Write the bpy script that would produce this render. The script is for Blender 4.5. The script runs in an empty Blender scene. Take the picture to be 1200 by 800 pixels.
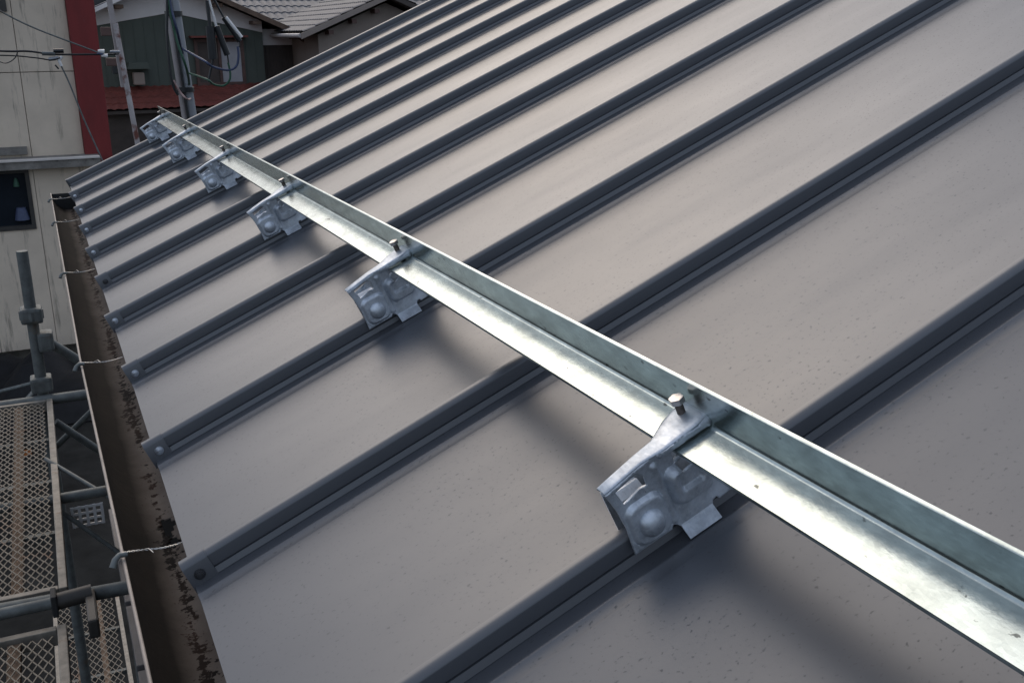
import bpy, bmesh, math, random
from mathutils import Vector, Matrix
from mathutils.geometry import delaunay_2d_cdt, intersect_point_tri_2d
R = math.radians
random.seed(7)
scn = bpy.context.scene
col = scn.collection
# ------------------------------------------------------------------ camera
PITCH = R(23.6)                                  # roof pitch
CT, ST = math.cos(PITCH), math.sin(PITCH)
cam_d = bpy.data.cameras.new('camera'); cam = bpy.data.objects.new('camera', cam_d); col.objects.link(cam)
right = Vector((0.9098, -0.4149, -0.0098)); down = Vector((-0.1282, -0.2586, -0.9574)); fwd = Vector((0.3947, 0.8724, -0.2885))
fwd.normalize(); right = (right - fwd * right.dot(fwd)).normalized(); up = right.cross(fwd).normalized()
M = Matrix((right, up, -fwd)).transposed().to_4x4(); M.translation = Vector((-0.0712, -0.6518, 0.5561))
cam.matrix_world = M
cam_d.sensor_width = 36; cam_d.sensor_fit = 'HORIZONTAL'; cam_d.lens = 36.15
cam_d.clip_start = 0.02; cam_d.clip_end = 2000
scn.camera = cam
# ------------------------------------------------------------------ light
SUN_EL, SUN_AZ = R(41), R(8)                    # azimuth from +Y towards +X
w = bpy.data.worlds.new('World'); scn.world = w; w.use_nodes = True
nt = w.node_tree; nt.nodes.clear()
sky = nt.nodes.new('ShaderNodeTexSky'); sky.sky_type = 'NISHITA'; sky.sun_disc = False
sky.sun_elevation = SUN_EL; sky.sun_rotation = SUN_AZ
sky.air_density = 1.2; sky.dust_density = 4.0; sky.ozone_density = 1.0; sky.altitude = 0
hs = nt.nodes.new('ShaderNodeHueSaturation'); hs.inputs['Saturation'].default_value = 1.2
bg = nt.nodes.new('ShaderNodeBackground'); bg.inputs['Strength'].default_value = 0.11
wo = nt.nodes.new('ShaderNodeOutputWorld')
cl = nt.nodes.new('ShaderNodeMix'); cl.data_type = 'RGBA'; cl.inputs[0].default_value = 0.56     # thick even cloud deck over the clear sky
cl.inputs[7].default_value = (6.0, 6.8, 8.3, 1)
nt.links.new(sky.outputs[0], hs.inputs['Color']); nt.links.new(hs.outputs[0], cl.inputs[6]); nt.links.new(cl.outputs[2], bg.inputs[0]); nt.links.new(bg.outputs[0], wo.inputs[0])
sd = bpy.data.lights.new('sun', 'SUN'); sd.energy = 0.72; sd.angle = R(50); sd.color = (1.0, 0.91, 0.82)
sun = bpy.data.objects.new('sun', sd); col.objects.link(sun)
sdir = Vector((math.sin(SUN_AZ) * math.cos(SUN_EL), math.cos(SUN_AZ) * math.cos(SUN_EL), math.sin(SUN_EL)))
sun.rotation_euler = sdir.to_track_quat('Z', 'Y').to_euler()
vs = scn.view_settings
vs.view_transform = 'Standard'; vs.look = 'None'; vs.gamma = 1.0; vs.exposure = 0.08; vs.use_curve_mapping = False

# ------------------------------------------------------------------ materials
def nodes_of(name):
    m = bpy.data.materials.new(name); m.use_nodes = True
    t = m.node_tree; return m, t, t.nodes['Principled BSDF']
def noise(t, scale, detail=4, rough=0.55, vec=None, stretch=None):
    n = t.nodes.new('ShaderNodeTexNoise'); n.inputs['Scale'].default_value = scale
    n.inputs['Detail'].default_value = detail; n.inputs['Roughness'].default_value = rough
    tc = t.nodes.new('ShaderNodeTexCoord'); mp = t.nodes.new('ShaderNodeMapping')
    if stretch: mp.inputs['Scale'].default_value = stretch
    t.links.new(tc.outputs['Object'], mp.inputs[0]); t.links.new(mp.outputs[0], n.inputs['Vector'])
    return n
def ramp(t, src, stops):
    r = t.nodes.new('ShaderNodeValToRGB'); e = r.color_ramp.elements
    while len(e) < len(stops): e.new(0.5)
    for el, (p, c) in zip(e, stops):
        el.position = p; el.color = (c[0], c[1], c[2], 1) if isinstance(c, tuple) else (c, c, c, 1)
    t.links.new(src, r.inputs[0]); return r
def mix(t, fac, a, b, mode='MIX'):
    m = t.nodes.new('ShaderNodeMix'); m.data_type = 'RGBA'; m.blend_type = mode
    if isinstance(fac, (int, float)): m.inputs[0].default_value = fac
    else: t.links.new(fac, m.inputs[0])
    for i, v in ((6, a), (7, b)):
        if isinstance(v, tuple): m.inputs[i].default_value = (*v, 1)
        else: t.links.new(v, m.inputs[i])
    return m.outputs[2]
def bump(t, b, h, strength, dist=0.002):
    n = t.nodes.new('ShaderNodeBump'); n.inputs['Strength'].default_value = strength; n.inputs['Distance'].default_value = dist
    t.links.new(h, n.inputs['Height'])
    prev = b.inputs['Normal'].links
    if prev: t.links.new(prev[0].from_socket, n.inputs['Normal'])
    t.links.new(n.outputs[0], b.inputs['Normal'])
def mat(name, c, rough=0.6, metal=0.0, var=0.25, scale=6.0, stretch=None, bmp=0.15, spec=None, dirt=None):
    m, t, b = nodes_of(name)
    n = noise(t, scale, 6, 0.6, stretch=stretch)
    lo = tuple(x * (1 - var) for x in c); hi = tuple(min(1, x * (1 + var)) for x in c)
    r = ramp(t, n.outputs['Fac'], [(0.3, lo), (0.7, hi)])
    out = r.outputs[0]
    if dirt:
        n2 = noise(t, dirt[1], 8, 0.65, stretch=dirt[3] if len(dirt) > 3 else None)
        r2 = ramp(t, n2.outputs['Fac'], [(dirt[2], 0.0), (dirt[2] + 0.12, 1.0)])
        out = mix(t, r2.outputs[0], out, dirt[0])
    t.links.new(out, b.inputs['Base Color'])
    b.inputs['Roughness'].default_value = rough; b.inputs['Metallic'].default_value = metal
    if spec is not None: b.inputs['Specular IOR Level'].default_value = spec
    if bmp: bump(t, b, n.outputs['Fac'], bmp)
    return m
MT = {}
def roof_metal(name, speck):
    m, t, b = nodes_of(name)
    base = (0.058, 0.062, 0.071)
    n = noise(t, 2.2, 5, 0.6)
    r = ramp(t, n.outputs['Fac'], [(0.3, tuple(x * 0.93 for x in base)), (0.7, tuple(x * 1.07 for x in base))])
    out = r.outputs[0]
    if speck:                                     # fine dirt specks, drawn out a little along the fall of the roof
        n2 = noise(t, 300, 2, 0.5, stretch=(0.7, 1, 1)); r2 = ramp(t, n2.outputs['Fac'], [(0.635, 0.0), (0.70, 0.6)])
        n3 = noise(t, 3.0, 3, 0.5); r3 = ramp(t, n3.outputs['Fac'], [(0.38, 0.55), (0.62, 1.0)])
        mm = t.nodes.new('ShaderNodeMath'); mm.operation = 'MULTIPLY'
        t.links.new(r2.outputs[0], mm.inputs[0]); t.links.new(r3.outputs[0], mm.inputs[1])
        out = mix(t, mm.outputs[0], out, (0.03, 0.028, 0.026))
        spk = mm.outputs[0]
    t.links.new(out, b.inputs['Base Color'])
    b.inputs['Metallic'].default_value = 0.0; b.inputs['IOR'].default_value = 1.78
    n4 = noise(t, 7, 6, 0.65, stretch=(0.35, 1.4, 1))
    rr = ramp(t, n4.outputs['Fac'], [(0.3, 0.35), (0.72, 0.43)])
    rg = rr.outputs[0]
    if speck: rg = mix(t, spk, rg, (0.8, 0.8, 0.8))
    t.links.new(rg, b.inputs['Roughness'])
    b.inputs['Specular IOR Level'].default_value = 0.5
    nl = noise(t, 3.4, 2, 0.4, stretch=(0.45, 1.2, 1)); bump(t, b, nl.outputs['Fac'], 0.15, 0.012)
    return m
MT['pan'] = roof_metal('roof_sheet_metal', True)
MT['seam'] = roof_metal('roof_seam_metal', False)
def galv(name, c, rlo, rhi, spangle=1.0):
    m, t, b = nodes_of(name)
    n = noise(t, 28, 7, 0.62)
    r = ramp(t, n.outputs['Fac'], [(0.28, tuple(x * (0.74 if 'angle' in name else 0.48) for x in c)), (0.72, tuple(min(1, x * 1.15) for x in c))])
    v = t.nodes.new('ShaderNodeTexVoronoi'); v.inputs['Scale'].default_value = 420
    tc = t.nodes.new('ShaderNodeTexCoord'); mp = t.nodes.new('ShaderNodeMapping'); mp.inputs['Scale'].default_value = (1, .35, 1)
    t.links.new(tc.outputs['Object'], mp.inputs[0]); t.links.new(mp.outputs[0], v.inputs['Vector'])
    bw = t.nodes.new('ShaderNodeRGBToBW'); t.links.new(v.outputs['Color'], bw.inputs[0])
    o = mix(t, 0.10 * spangle, r.outputs[0], bw.outputs[0], 'OVERLAY')
    sp = noise(t, 120, 3, 0.5, stretch=(1, .6, 1)); s2 = ramp(t, sp.outputs['Fac'], [(0.70, 0.0), (0.735, 0.85)])
    o = mix(t, s2.outputs[0], o, (0.05, 0.055, 0.055))
    hsv = t.nodes.new('ShaderNodeHueSaturation'); hsv.inputs['Saturation'].default_value = 0.9
    t.links.new(o, hsv.inputs['Color']); t.links.new(hsv.outputs[0], b.inputs['Base Color'])
    b.inputs['Metallic'].default_value = 0.94 if 'angle' in name else 0.82
    n2 = noise(t, 110, 8, 0.75, stretch=(1, .3, 1))
    rr = ramp(t, n2.outputs['Fac'], [(0.3, rlo), (0.7, rhi)]); t.links.new(rr.outputs[0], b.inputs['Roughness'])
    n3 = noise(t, 220, 4, 0.6); bump(t, b, n3.outputs['Fac'], 0.10 if 'angle' in name else 0.2, 0.0006)
    n5 = noise(t, 20, 3, 0.5); bump(t, b, n5.outputs['Fac'], 0.045 if 'angle' in name else 0.12, 0.004)
    return m
MT['angle'] = galv('galvanised_angle', (0.43, 0.49, 0.475), 0.13, 0.26)
MT['bracket'] = galv('galvanised_pressing', (0.68, 0.735, 0.80), 0.40, 0.60, 1.4)
MT['bolt'] = mat('plated_bolt', (0.60, 0.56, 0.53), 0.36, 0.9, 0.2, 200)
MT['boltdark'] = mat('bolt_thread', (0.16, 0.13, 0.11), 0.45, 0.8, 0.3, 300)
MT['screw'] = mat('screw_head', (0.62, 0.66, 0.72), 0.3, 0.9, 0.15, 300)
MT['screwdark'] = mat('dark_screw_head', (0.07, 0.07, 0.075), 0.4, 0.7, 0.2, 300)
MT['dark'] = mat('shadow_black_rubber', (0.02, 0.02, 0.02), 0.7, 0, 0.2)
MT['pipe'] = mat('scaffold_galvanised', (0.135, 0.145, 0.140), 0.6, 0.3, 0.3, 25, bmp=0.2, dirt=((0.16, 0.13, 0.10), 9, 0.6))
MT['rail'] = mat('deck_rail_paint', (0.235, 0.21, 0.175), 0.6, 0.2, 0.3, 30, dirt=((0.17, 0.10, 0.06), 18, 0.6))
MT['mesh'] = mat('expanded_metal', (0.20, 0.172, 0.135), 0.65, 0.2, 0.3, 30, dirt=((0.22, 0.13, 0.08), 6, 0.55))
MT['rust'] = mat('rusty_steel', (0.17, 0.11, 0.07), 0.8, 0.1, 0.4, 25, dirt=((0.45, 0.36, 0.26), 14, 0.6))
MT['conc'] = mat('cream_concrete', (0.64, 0.535, 0.42), 0.85, 0, 0.10, 1.6, bmp=0.1, dirt=((0.30, 0.255, 0.20), 2.2, 0.56, (4, 4, 0.4)))
MT['concdark'] = mat('stained_concrete', (0.20, 0.185, 0.165), 0.9, 0, 0.35, 5, bmp=0.2, dirt=((0.09, 0.08, 0.07), 7, 0.55))
MT['coping'] = mat('pale_coping', (0.62, 0.57, 0.52), 0.7, 0, 0.1, 4)
MT['red'] = mat('crimson_paint', (0.175, 0.018, 0.017), 0.7, 0, 0.16, 3, stretch=(2, 2, .5), dirt=((0.17, 0.03, 0.03), 5, 0.62))
MT['glass'] = mat('dark_glass', (0.012, 0.016, 0.022), 0.08, 0, 0.2, 2, bmp=0)
MT['paleglass'] = mat('frosted_glass', (0.36, 0.36, 0.38), 0.25, 0, 0.15, 2, bmp=0)
MT['brownframe'] = mat('brown_window_frame', (0.10, 0.055, 0.045), 0.6, 0, 0.2)
MT['bronze'] = mat('bronze_sash', (0.055, 0.05, 0.045), 0.5, 0.3, 0.2)
MT['green'] = mat('green_siding', (0.085, 0.102, 0.086), 0.75, 0, 0.10, 1.2)
MT['white'] = mat('white_gable_boards', (0.78, 0.75, 0.73), 0.7, 0, 0.06, 2)
MT['brownboard'] = mat('dark_brown_corrugated', (0.075, 0.06, 0.052), 0.7, 0, 0.2, 3)
MT['rake'] = mat('weathered_rake_board', (0.13, 0.085, 0.06), 0.8, 0, 0.35, 5)
MT['redtile'] = mat('red_metal_tile', (0.17, 0.042, 0.030), 0.65, 0, 0.25, 3)
MT['greytile'] = mat('grey_clay_tile', (0.105, 0.105, 0.115), 0.6, 0.0, 0.25, 6)
MT['taupe'] = mat('taupe_render', (0.30, 0.25, 0.215), 0.85, 0, 0.07, 2)
MT['cream'] = mat('cream_render', (0.50, 0.42, 0.33), 0.85, 0, 0.08, 2)
MT['gutterp'] = mat('painted_house_gutter', (0.50, 0.47, 0.45), 0.5, 0, 0.1)
MT['black'] = mat('black_cable', (0.012, 0.013, 0.015), 0.45, 0, 0.2, 20)
MT['blue'] = mat('blue_cable', (0.045, 0.06, 0.12), 0.5, 0, 0.2, 20)
MT['greenc'] = mat('green_cable', (0.02, 0.08, 0.045), 0.5, 0, 0.2, 20)
MT['pinkc'] = mat('pale_cable', (0.38, 0.25, 0.23), 0.6, 0, 0.2, 20)
MT['whitep'] = mat('white_plastic', (0.70, 0.68, 0.66), 0.45, 0, 0.08, 20)
MT['poleg'] = mat('steel_pole_paint', (0.27, 0.28, 0.30), 0.55, 0.3, 0.15, 6, stretch=(4, 4, .4))
MT['polep'] = mat('grey_conduit', (0.36, 0.32, 0.31), 0.6, 0.1, 0.12, 6)
MT['rustpole'] = mat('flaking_white_pole', (0.42, 0.38, 0.37), 0.7, 0.1, 0.2, 8, dirt=((0.15, 0.05, 0.035), 5, 0.48))
MT['slab'] = mat('grey_roof_slate', (0.15, 0.14, 0.14), 0.6, 0, 0.15, 10)
MT['wood'] = mat('bare_timber', (0.42, 0.25, 0.12), 0.7, 0, 0.25, 8, stretch=(1, 8, 1))
MT['housewall'] = mat('shade_dark_siding', (0.014, 0.013, 0.012), 0.9, 0, 0.1, 3, spec=0.05)  # near-black colour stands in for shade under the eave, behind the gutter hole
MT['ground'] = mat('dark_asphalt', (0.017, 0.017, 0.016), 0.9, 0, 0.45, 2.5, dirt=((0.035, 0.034, 0.031), 1.3, 0.6), spec=0.08)
MT['tarp'] = mat('black_sheeting', (0.010, 0.010, 0.011), 0.7, 0, 0.3, 5, bmp=0.5, spec=0.2)
MT['orange'] = mat('orange_scrap', (0.38, 0.12, 0.03), 0.7, 0, 0.3, 10)
MT['wire'] = mat('tie_wire', (0.50, 0.48, 0.45), 0.4, 0.9, 0.1, 100)
MT['rimp'] = mat('gutter_rim', (0.32, 0.265, 0.22), 0.55, 0, 0.25, 30)
MT['mortar'] = mat('joint_filler', (0.26, 0.235, 0.20), 0.9, 0, 0.3, 5)
def gutter_mat():
    m, t, b = nodes_of('stained_gutter')
    tc = t.nodes.new('ShaderNodeTexCoord'); sp = t.nodes.new('ShaderNodeSeparateXYZ'); t.links.new(tc.outputs['Object'], sp.inputs[0])
    n = noise(t, 14, 6, 0.65, stretch=(1, 1, 1))
    tan = ramp(t, n.outputs['Fac'], [(0.3, (0.12, 0.094, 0.076)), (0.7, (0.20, 0.165, 0.137))])
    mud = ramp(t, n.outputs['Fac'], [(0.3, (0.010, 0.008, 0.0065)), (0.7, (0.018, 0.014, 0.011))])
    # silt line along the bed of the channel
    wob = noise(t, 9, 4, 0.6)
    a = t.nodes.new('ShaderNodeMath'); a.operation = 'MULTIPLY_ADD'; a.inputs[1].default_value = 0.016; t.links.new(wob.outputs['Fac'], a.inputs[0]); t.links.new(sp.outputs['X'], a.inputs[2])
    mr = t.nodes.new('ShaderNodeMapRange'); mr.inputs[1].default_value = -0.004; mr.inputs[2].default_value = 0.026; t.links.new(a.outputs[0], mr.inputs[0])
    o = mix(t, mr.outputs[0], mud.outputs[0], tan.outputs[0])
    # flaking rust in a broken line on the back wall
    rn = noise(t, 85, 6, 0.68, stretch=(0.9, 0.8, 0.9)); 
    d = t.nodes.new('ShaderNodeMath'); d.operation = 'SUBTRACT'; d.inputs[1].default_value = 0.015; t.links.new(sp.outputs['X'], d.inputs[0])
    ab = t.nodes.new('ShaderNodeMath'); ab.operation = 'ABSOLUTE'; t.links.new(d.outputs[0], ab.inputs[0])
    k = t.nodes.new('ShaderNodeMath'); k.operation = 'MULTIPLY_ADD'; k.inputs[1].default_value = -13.0; t.links.new(ab.outputs[0], k.inputs[0]); t.links.new(rn.outputs['Fac'], k.inputs[2])
    big = noise(t, 6, 2, 0.5); k2 = t.nodes.new('ShaderNodeMath'); k2.operation = 'MULTIPLY_ADD'; k2.inputs[1].default_value = 0.5; t.links.new(big.outputs['Fac'], k2.inputs[0]); t.links.new(k.outputs[0], k2.inputs[2])
    rr = ramp(t, k2.outputs[0], [(0.685, 0.0), (0.735, 1.0)])
    rc = ramp(t, wob.outputs['Fac'], [(0.42, (0.010, 0.007, 0.006)), (0.62, (0.034, 0.017, 0.011))])
    o = mix(t, rr.outputs[0], o, rc.outputs[0])
    fl = noise(t, 150, 3, 0.6); fr_ = ramp(t, fl.outputs['Fac'], [(0.66, 0.0), (0.70, 0.8)]); o = mix(t, fr_.outputs[0], o, (0.03, 0.02, 0.015))
    t.links.new(o, b.inputs['Base Color']); b.inputs['Roughness'].default_value = 0.8; b.inputs['Specular IOR Level'].default_value = 0.12
    bump(t, b, k2.outputs[0], 0.25, 0.004)
    return m
MT['gutter'] = gutter_mat()

# ------------------------------------------------------------------ mesh helpers
class MB:
    def __init__(s): s.v = []; s.f = []
    def box(s, x0, x1, y0, y1, z0, z1):
        o = len(s.v); s.v += [(x, y, z) for x in (x0, x1) for y in (y0, y1) for z in (z0, z1)]
        s.f += [tuple(o + i for i in q) for q in ((0,1,3,2),(4,6,7,5),(0,4,5,1),(2,3,7,6),(0,2,6,4),(1,5,7,3))]; return s
    def tube(s, pts, r, n=10, r2=None, cap=True):
        pts = [Vector(p) for p in pts]; o = len(s.v); prev = None
        for i, p in enumerate(pts):
            d = (pts[min(i+1, len(pts)-1)] - pts[max(i-1, 0)]).normalized()
            a = d.orthogonal().normalized() if prev is None else (prev - d * prev.dot(d)).normalized()
            prev = a; b = d.cross(a)
            rr = r if r2 is None else r + (r2 - r) * i / (len(pts) - 1)
            s.v += [tuple(p + a * rr * math.cos(2*math.pi*k/n) + b * rr * math.sin(2*math.pi*k/n)) for k in range(n)]
        for i in range(len(pts) - 1):
            for k in range(n):
                s.f.append((o+i*n+k, o+i*n+(k+1)%n, o+(i+1)*n+(k+1)%n, o+(i+1)*n+k))
        if cap: s.f += [tuple(o + k for k in reversed(range(n))), tuple(o + (len(pts)-1)*n + k for k in range(n))]
        return s
    def bar(s, a, b, wd, ht, upv=(0,0,1)):
        a, b = Vector(a), Vector(b); d = (b - a).normalized(); u = Vector(upv); sd_ = d.cross(u).normalized(); u = sd_.cross(d)
        o = len(s.v)
        for p in (a, b):
            for i, j in ((-1,-1),(1,-1),(1,1),(-1,1)): s.v.append(tuple(p + sd_ * i * wd/2 + u * j * ht/2))
        s.f += [tuple(o + i for i in q) for q in ((0,1,2,3),(4,7,6,5),(0,4,5,1),(1,5,6,2),(2,6,7,3),(3,7,4,0))]; return s
    def extr(s, prof, axis, a, b, closed=True):        # profile of 2-D points extruded along an axis
        o = len(s.v); n = len(prof)
        for t_ in (a, b):
            for (p, q) in prof:
                s.v.append({'x': (t_, p, q), 'y': (p, t_, q), 'z': (p, q, t_)}[axis])
        rng = range(n) if closed else range(n - 1)
        for i in rng: s.f.append((o+i, o+(i+1)%n, o+n+(i+1)%n, o+n+i))
        if closed: s.f += [tuple(o + i for i in reversed(range(n))), tuple(o + n + i for i in range(n))]
        return s
    def build(s, name, m, parent=None, smooth=False, bev=0.0, seg=2, loc=None):
        me = bpy.data.meshes.new(name); me.from_pydata([tuple(v) for v in s.v], [], s.f)
        bm = bmesh.new(); bm.from_mesh(me); bmesh.ops.recalc_face_normals(bm, faces=bm.faces)
        if bev:
            ed = [e for e in bm.edges if len(e.link_faces) == 2 and e.calc_face_angle(0) > 0.6]
            bmesh.ops.bevel(bm, geom=ed, offset=bev, segments=seg, profile=0.6, affect='EDGES', clamp_overlap=True)
        bm.to_mesh(me); bm.free()
        return link(name, me, m, parent, smooth, loc)
def link(name, me, m, parent=None, smooth=False, loc=None):
    if isinstance(m, str): m = MT[m]
    me.materials.clear(); me.materials.append(m)
    if smooth:
        for p in me.polygons: p.use_smooth = True
        me.set_sharp_from_angle(angle=R(38))
    o = bpy.data.objects.new(name, me); col.objects.link(o); o.parent = parent
    if loc: o.location = loc
    return o
def tag(o, label, cat=None, group=None, kind=None):
    if label: o['label'] = label
    if cat: o['category'] = cat
    if group: o['group'] = group
    if kind: o['kind'] = kind
    return o
def thing(name, label, cat, loc=(0,0,0), rot=(0,0,0), group=None):
    e = bpy.data.objects.new(name, None); col.objects.link(e); e.empty_display_size = 0.1
    e.location = loc; e.rotation_euler = rot
    return tag(e, label, cat, group)
def copy_tree(o, parent=None):
    c = o.copy(); col.objects.link(c); c.parent = parent
    for ch in list(o.children): copy_tree(ch, c)
    return c
def l2w(x, y, z): return (x*CT - z*ST, y, x*ST + z*CT)
ROT = (0, -PITCH, 0)

# ------------------------------------------------------------------ ground
GZ = -5.4
tag(MB().box(-300, 300, -200, 600, GZ - 0.2, GZ).build('ground', 'ground'), None, kind='structure')

# ------------------------------------------------------------------ the metal roof
S = 0.36
EAVE, TOP = 0.021, 4.4
roof = thing('metal_roof', 'dark grey metal standing seam roof sloping up to the right', 'roof', rot=ROT)
# sheet between two seams, with the low step that runs beside each seam
prof = [(-0.0025, 0.001), (0.02, 0.0), (S-0.0465, 0.0), (S-0.0450, 0.0004), (S-0.0434, 0.0001), (S-0.0350, 0.0029), (S-0.0335, 0.0034), (S-0.0315, 0.0030), (S-0.0240, 0.0030), (S-0.0145, 0.0034)]
def sheet_mesh():
    nx = 40; v = []; f = []
    for i in range(nx + 1):
        x = EAVE + (TOP - EAVE) * (i / nx) ** 1.3
        for (y, z) in prof: v.append((x, y, z))
    n = len(prof)
    for i in range(nx):
        for j in range(n - 1): f.append((i*n+j, (i+1)*n+j, (i+1)*n+j+1, i*n+j+1))
    # turned-down eave edge
    o = len(v)
    for (y, z) in prof: v.append((EAVE - 0.001, y, z - 0.004))
    for (y, z) in prof: v.append((EAVE + 0.006, y, z - 0.020))
    for j in range(n - 1):
        f.append((o+j, j, j+1, o+j+1)); f.append((o+n+j, o+j, o+j+1, o+n+j+1))
    me = bpy.data.meshes.new('roof_panel'); me.from_pydata(v, [], f); return me
pm = sheet_mesh()
for n in range(-3, 10):
    o = link('roof_panel', pm, 'pan', roof, True); o.location = (0, n * S, 0)
# seam: tall cap over a narrow recess and a slanted lower fold
sp = [(-0.0020, 0.0005), (-0.0020, 0.0285), (-0.0035, 0.0302), (-0.0075, 0.0306), (-0.0108, 0.0300), (-0.0138, 0.0281), (-0.0150, 0.0268), (-0.0153, 0.0256), (-0.0153, 0.0126),
      (-0.0128, 0.0120), (-0.0128, 0.0106), (-0.0149, 0.0101), (-0.0172, 0.0038), (-0.0156, 0.0034), (-0.0156, 0.0005)]
seam_me = None; cap_me = scr_me = None
def hexhead(r, h, n=6):
    m = MB(); m.extr([(r*math.cos(2*math.pi*k/n), r*math.sin(2*math.pi*k/n)) for k in range(n)], 'z', 0, h); return m
for n in range(-3, 11):
    if seam_me is None:
        so = MB().extr(sp, 'x', EAVE + 0.004, TOP).build('standing_seam', 'seam', roof, True, loc=(0, n*S, 0)); seam_me = so.data
        mcap = MB()
        mcap.extr([(-0.0012, -0.006), (-0.0012, 0.0296), (-0.0030, 0.0312), (-0.0080, 0.0315), (-0.0113, 0.0308), (-0.0156, 0.0275), (-0.0163, 0.0258), (-0.0182, 0.0012), (-0.0182, -0.006)], 'x', EAVE - 0.003, EAVE + 0.025)
        co = mcap.build('end_cap', 'seam', so, True); cap_me = co.data
        ms = MB()
        for (r, y0, y1) in ((0.0060, -0.0168, -0.0188), (0.0048, -0.0188, -0.0204), (0.0034, -0.0204, -0.0216)):
            ms.extr([(EAVE + 0.011 + r*math.cos(2*math.pi*k/14), 0.0140 + r*math.sin(2*math.pi*k/14)) for k in range(14)], 'y', y1, y0)
        sc = ms.build('screw', 'screw', so, True, bev=0.0005); scr_me = sc.data
        scr_dark = scr_me.copy(); scr_dark.materials.clear(); scr_dark.materials.append(MT['screwdark'])
    else:
        so = link('standing_seam', seam_me, 'seam', roof, True); so.location = (0, n*S, 0)
        if n < 10:
            co = bpy.data.objects.new('end_cap', cap_me); col.objects.link(co); co.parent = so; co.location.x = 0.002*math.sin(n*2.7)
            sc = bpy.data.objects.new('screw', scr_dark if n in (1, 5) else scr_me); col.objects.link(sc); sc.parent = so; sc.location = (0.002*math.sin(n*2.7) + 0.0015*math.sin(n*4.1), 0, 0.0012*math.sin(n*3.3))
            if n in (1, 5): sc['label'] = 'dark screw head'
# rake trim beyond the last seam, eave flashing, ridge, body below
MB().extr([(10*S+0.0060, 0.028), (10*S+0.0060, -0.10), (10*S+0.034, -0.10), (10*S+0.034, 0.022), (10*S+0.028, 0.028)], 'x', EAVE - 0.004, TOP).build('rake_trim', 'seam', roof, bev=0.001)
MB().extr([(0.030, -0.006), (0.034, -0.075), (0.040, -0.075), (0.036, -0.006)], 'y', -3*S, 10*S).build('eave_flashing', 'seam', roof)
MB().extr([(TOP-0.12, 0.006), (TOP-0.12, 0.034), (TOP, 0.04), (TOP+0.06, 0.0), (TOP+0.05, -0.04)], 'y', -3*S, 10*S+0.03).build('ridge_cap', 'seam', roof)
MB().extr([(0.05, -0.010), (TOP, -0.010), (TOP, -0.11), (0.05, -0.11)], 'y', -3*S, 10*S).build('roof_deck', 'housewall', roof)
body = thing('house_body', 'house wall coloured as deep shade under the metal roof eave', 'house', (0.115, -1.08, GZ))
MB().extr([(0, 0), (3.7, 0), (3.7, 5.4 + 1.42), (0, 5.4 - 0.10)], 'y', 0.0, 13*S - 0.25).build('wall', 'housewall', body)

# ------------------------------------------------------------------ rain gutter
gut = thing('rain_gutter', 'rust-stained dark brown half-round gutter along the roof eave', 'gutter')
GC, GR = (0.0035, -0.008), 0.0545
def bow(y): return 0.011*max(0.0, min(1.35, (1.3-y)/1.1))      # the old gutter bows in towards the house at its near end
Y0g, Y1g = -1.05, 3.55
ys = []; y = Y0g
while y < Y1g:
    ys.append(y); y += 0.004 if 0.5 < y < 0.78 else 0.05
ys.append(Y1g)
NA = 40; v = []; f = []
for y in ys:
    for k in range(NA + 1):
        a = math.pi + math.pi * k / NA
        rr = GR
        dz = 0.010 * max(0, math.sin(-a)) * 0 
        v.append((GC[0] + bow(y) + rr*math.cos(a), y, GC[1] + rr*1.12*math.sin(a) + dz))
def in_hole(x, y):
    r = math.hypot((x - 0.0205)/0.0085, (y - 0.660)/0.027); an = math.atan2((y-0.66)/0.027, (x-0.0205)/0.0085)
    if r < 1 + 0.16*math.sin(3*an+1) + 0.10*math.sin(7*an): return True
    for (hx, hy, hr) in ((0.0215, 0.616, 0.0045), (0.017, 0.611, 0.003), (0.027, 0.607, 0.0028), (0.020, 0.603, 0.0035)):
        if math.hypot(x-hx, (y-hy)/2.2) < hr: return True
    return False
n = NA + 1
for i in range(len(ys) - 1):
    for k in range(NA):
        q = (i*n+k, (i+1)*n+k, (i+1)*n+k+1, i*n+k+1)
        cx = sum(v[j][0] for j in q)/4; cy = sum(v[j][1] for j in q)/4
        if 0.5 < cy < 0.78 and in_hole(cx, cy): continue
        f.append(q)
me = bpy.data.meshes.new('channel'); me.from_pydata(v, [], f)
ch = link('channel', me, 'gutter', gut, True)
md = ch.modifiers.new('thick', 'SOLIDIFY'); md.thickness = 0.0012
MB().tube([(GC[0]-GR-0.001+bow(y), y, GC[1]+0.002) for y in (Y0g, -0.4, -0.18, 0.2, 0.6, 1.0, 1.3, 2.0, Y1g)], 0.0020, 10).build('rim', 'rimp', gut, True)
MB().tube([(GC[0]+GR+0.001+bow(y), y, GC[1]+0.001) for y in (Y0g, -0.18, 0.6, 1.3, Y1g)], 0.003, 8).build('back_rim', 'rimp', gut, True)
cp = [(GC[0] + (GR+.002)*math.cos(math.pi + math.pi*k/20), GC[1] + (GR+.002)*1.12*math.sin(math.pi + math.pi*k/20)) for k in range(21)]
MB().extr(cp, 'y', Y1g, Y1g + 0.004).build('end_plate', 'dark', gut)
oc = MB(); oc.tube([(0.004, 3.46, GC[1]-0.064), (0.004, 3.46, GC[1]-0.35)], 0.036, 20).build('outlet', 'dark', gut, True)
ir = MB().tube([(-0.012 + 0.0, 2.56, -0.004), (-0.046, 2.56, 0.001)], 0.002, 6)
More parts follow.
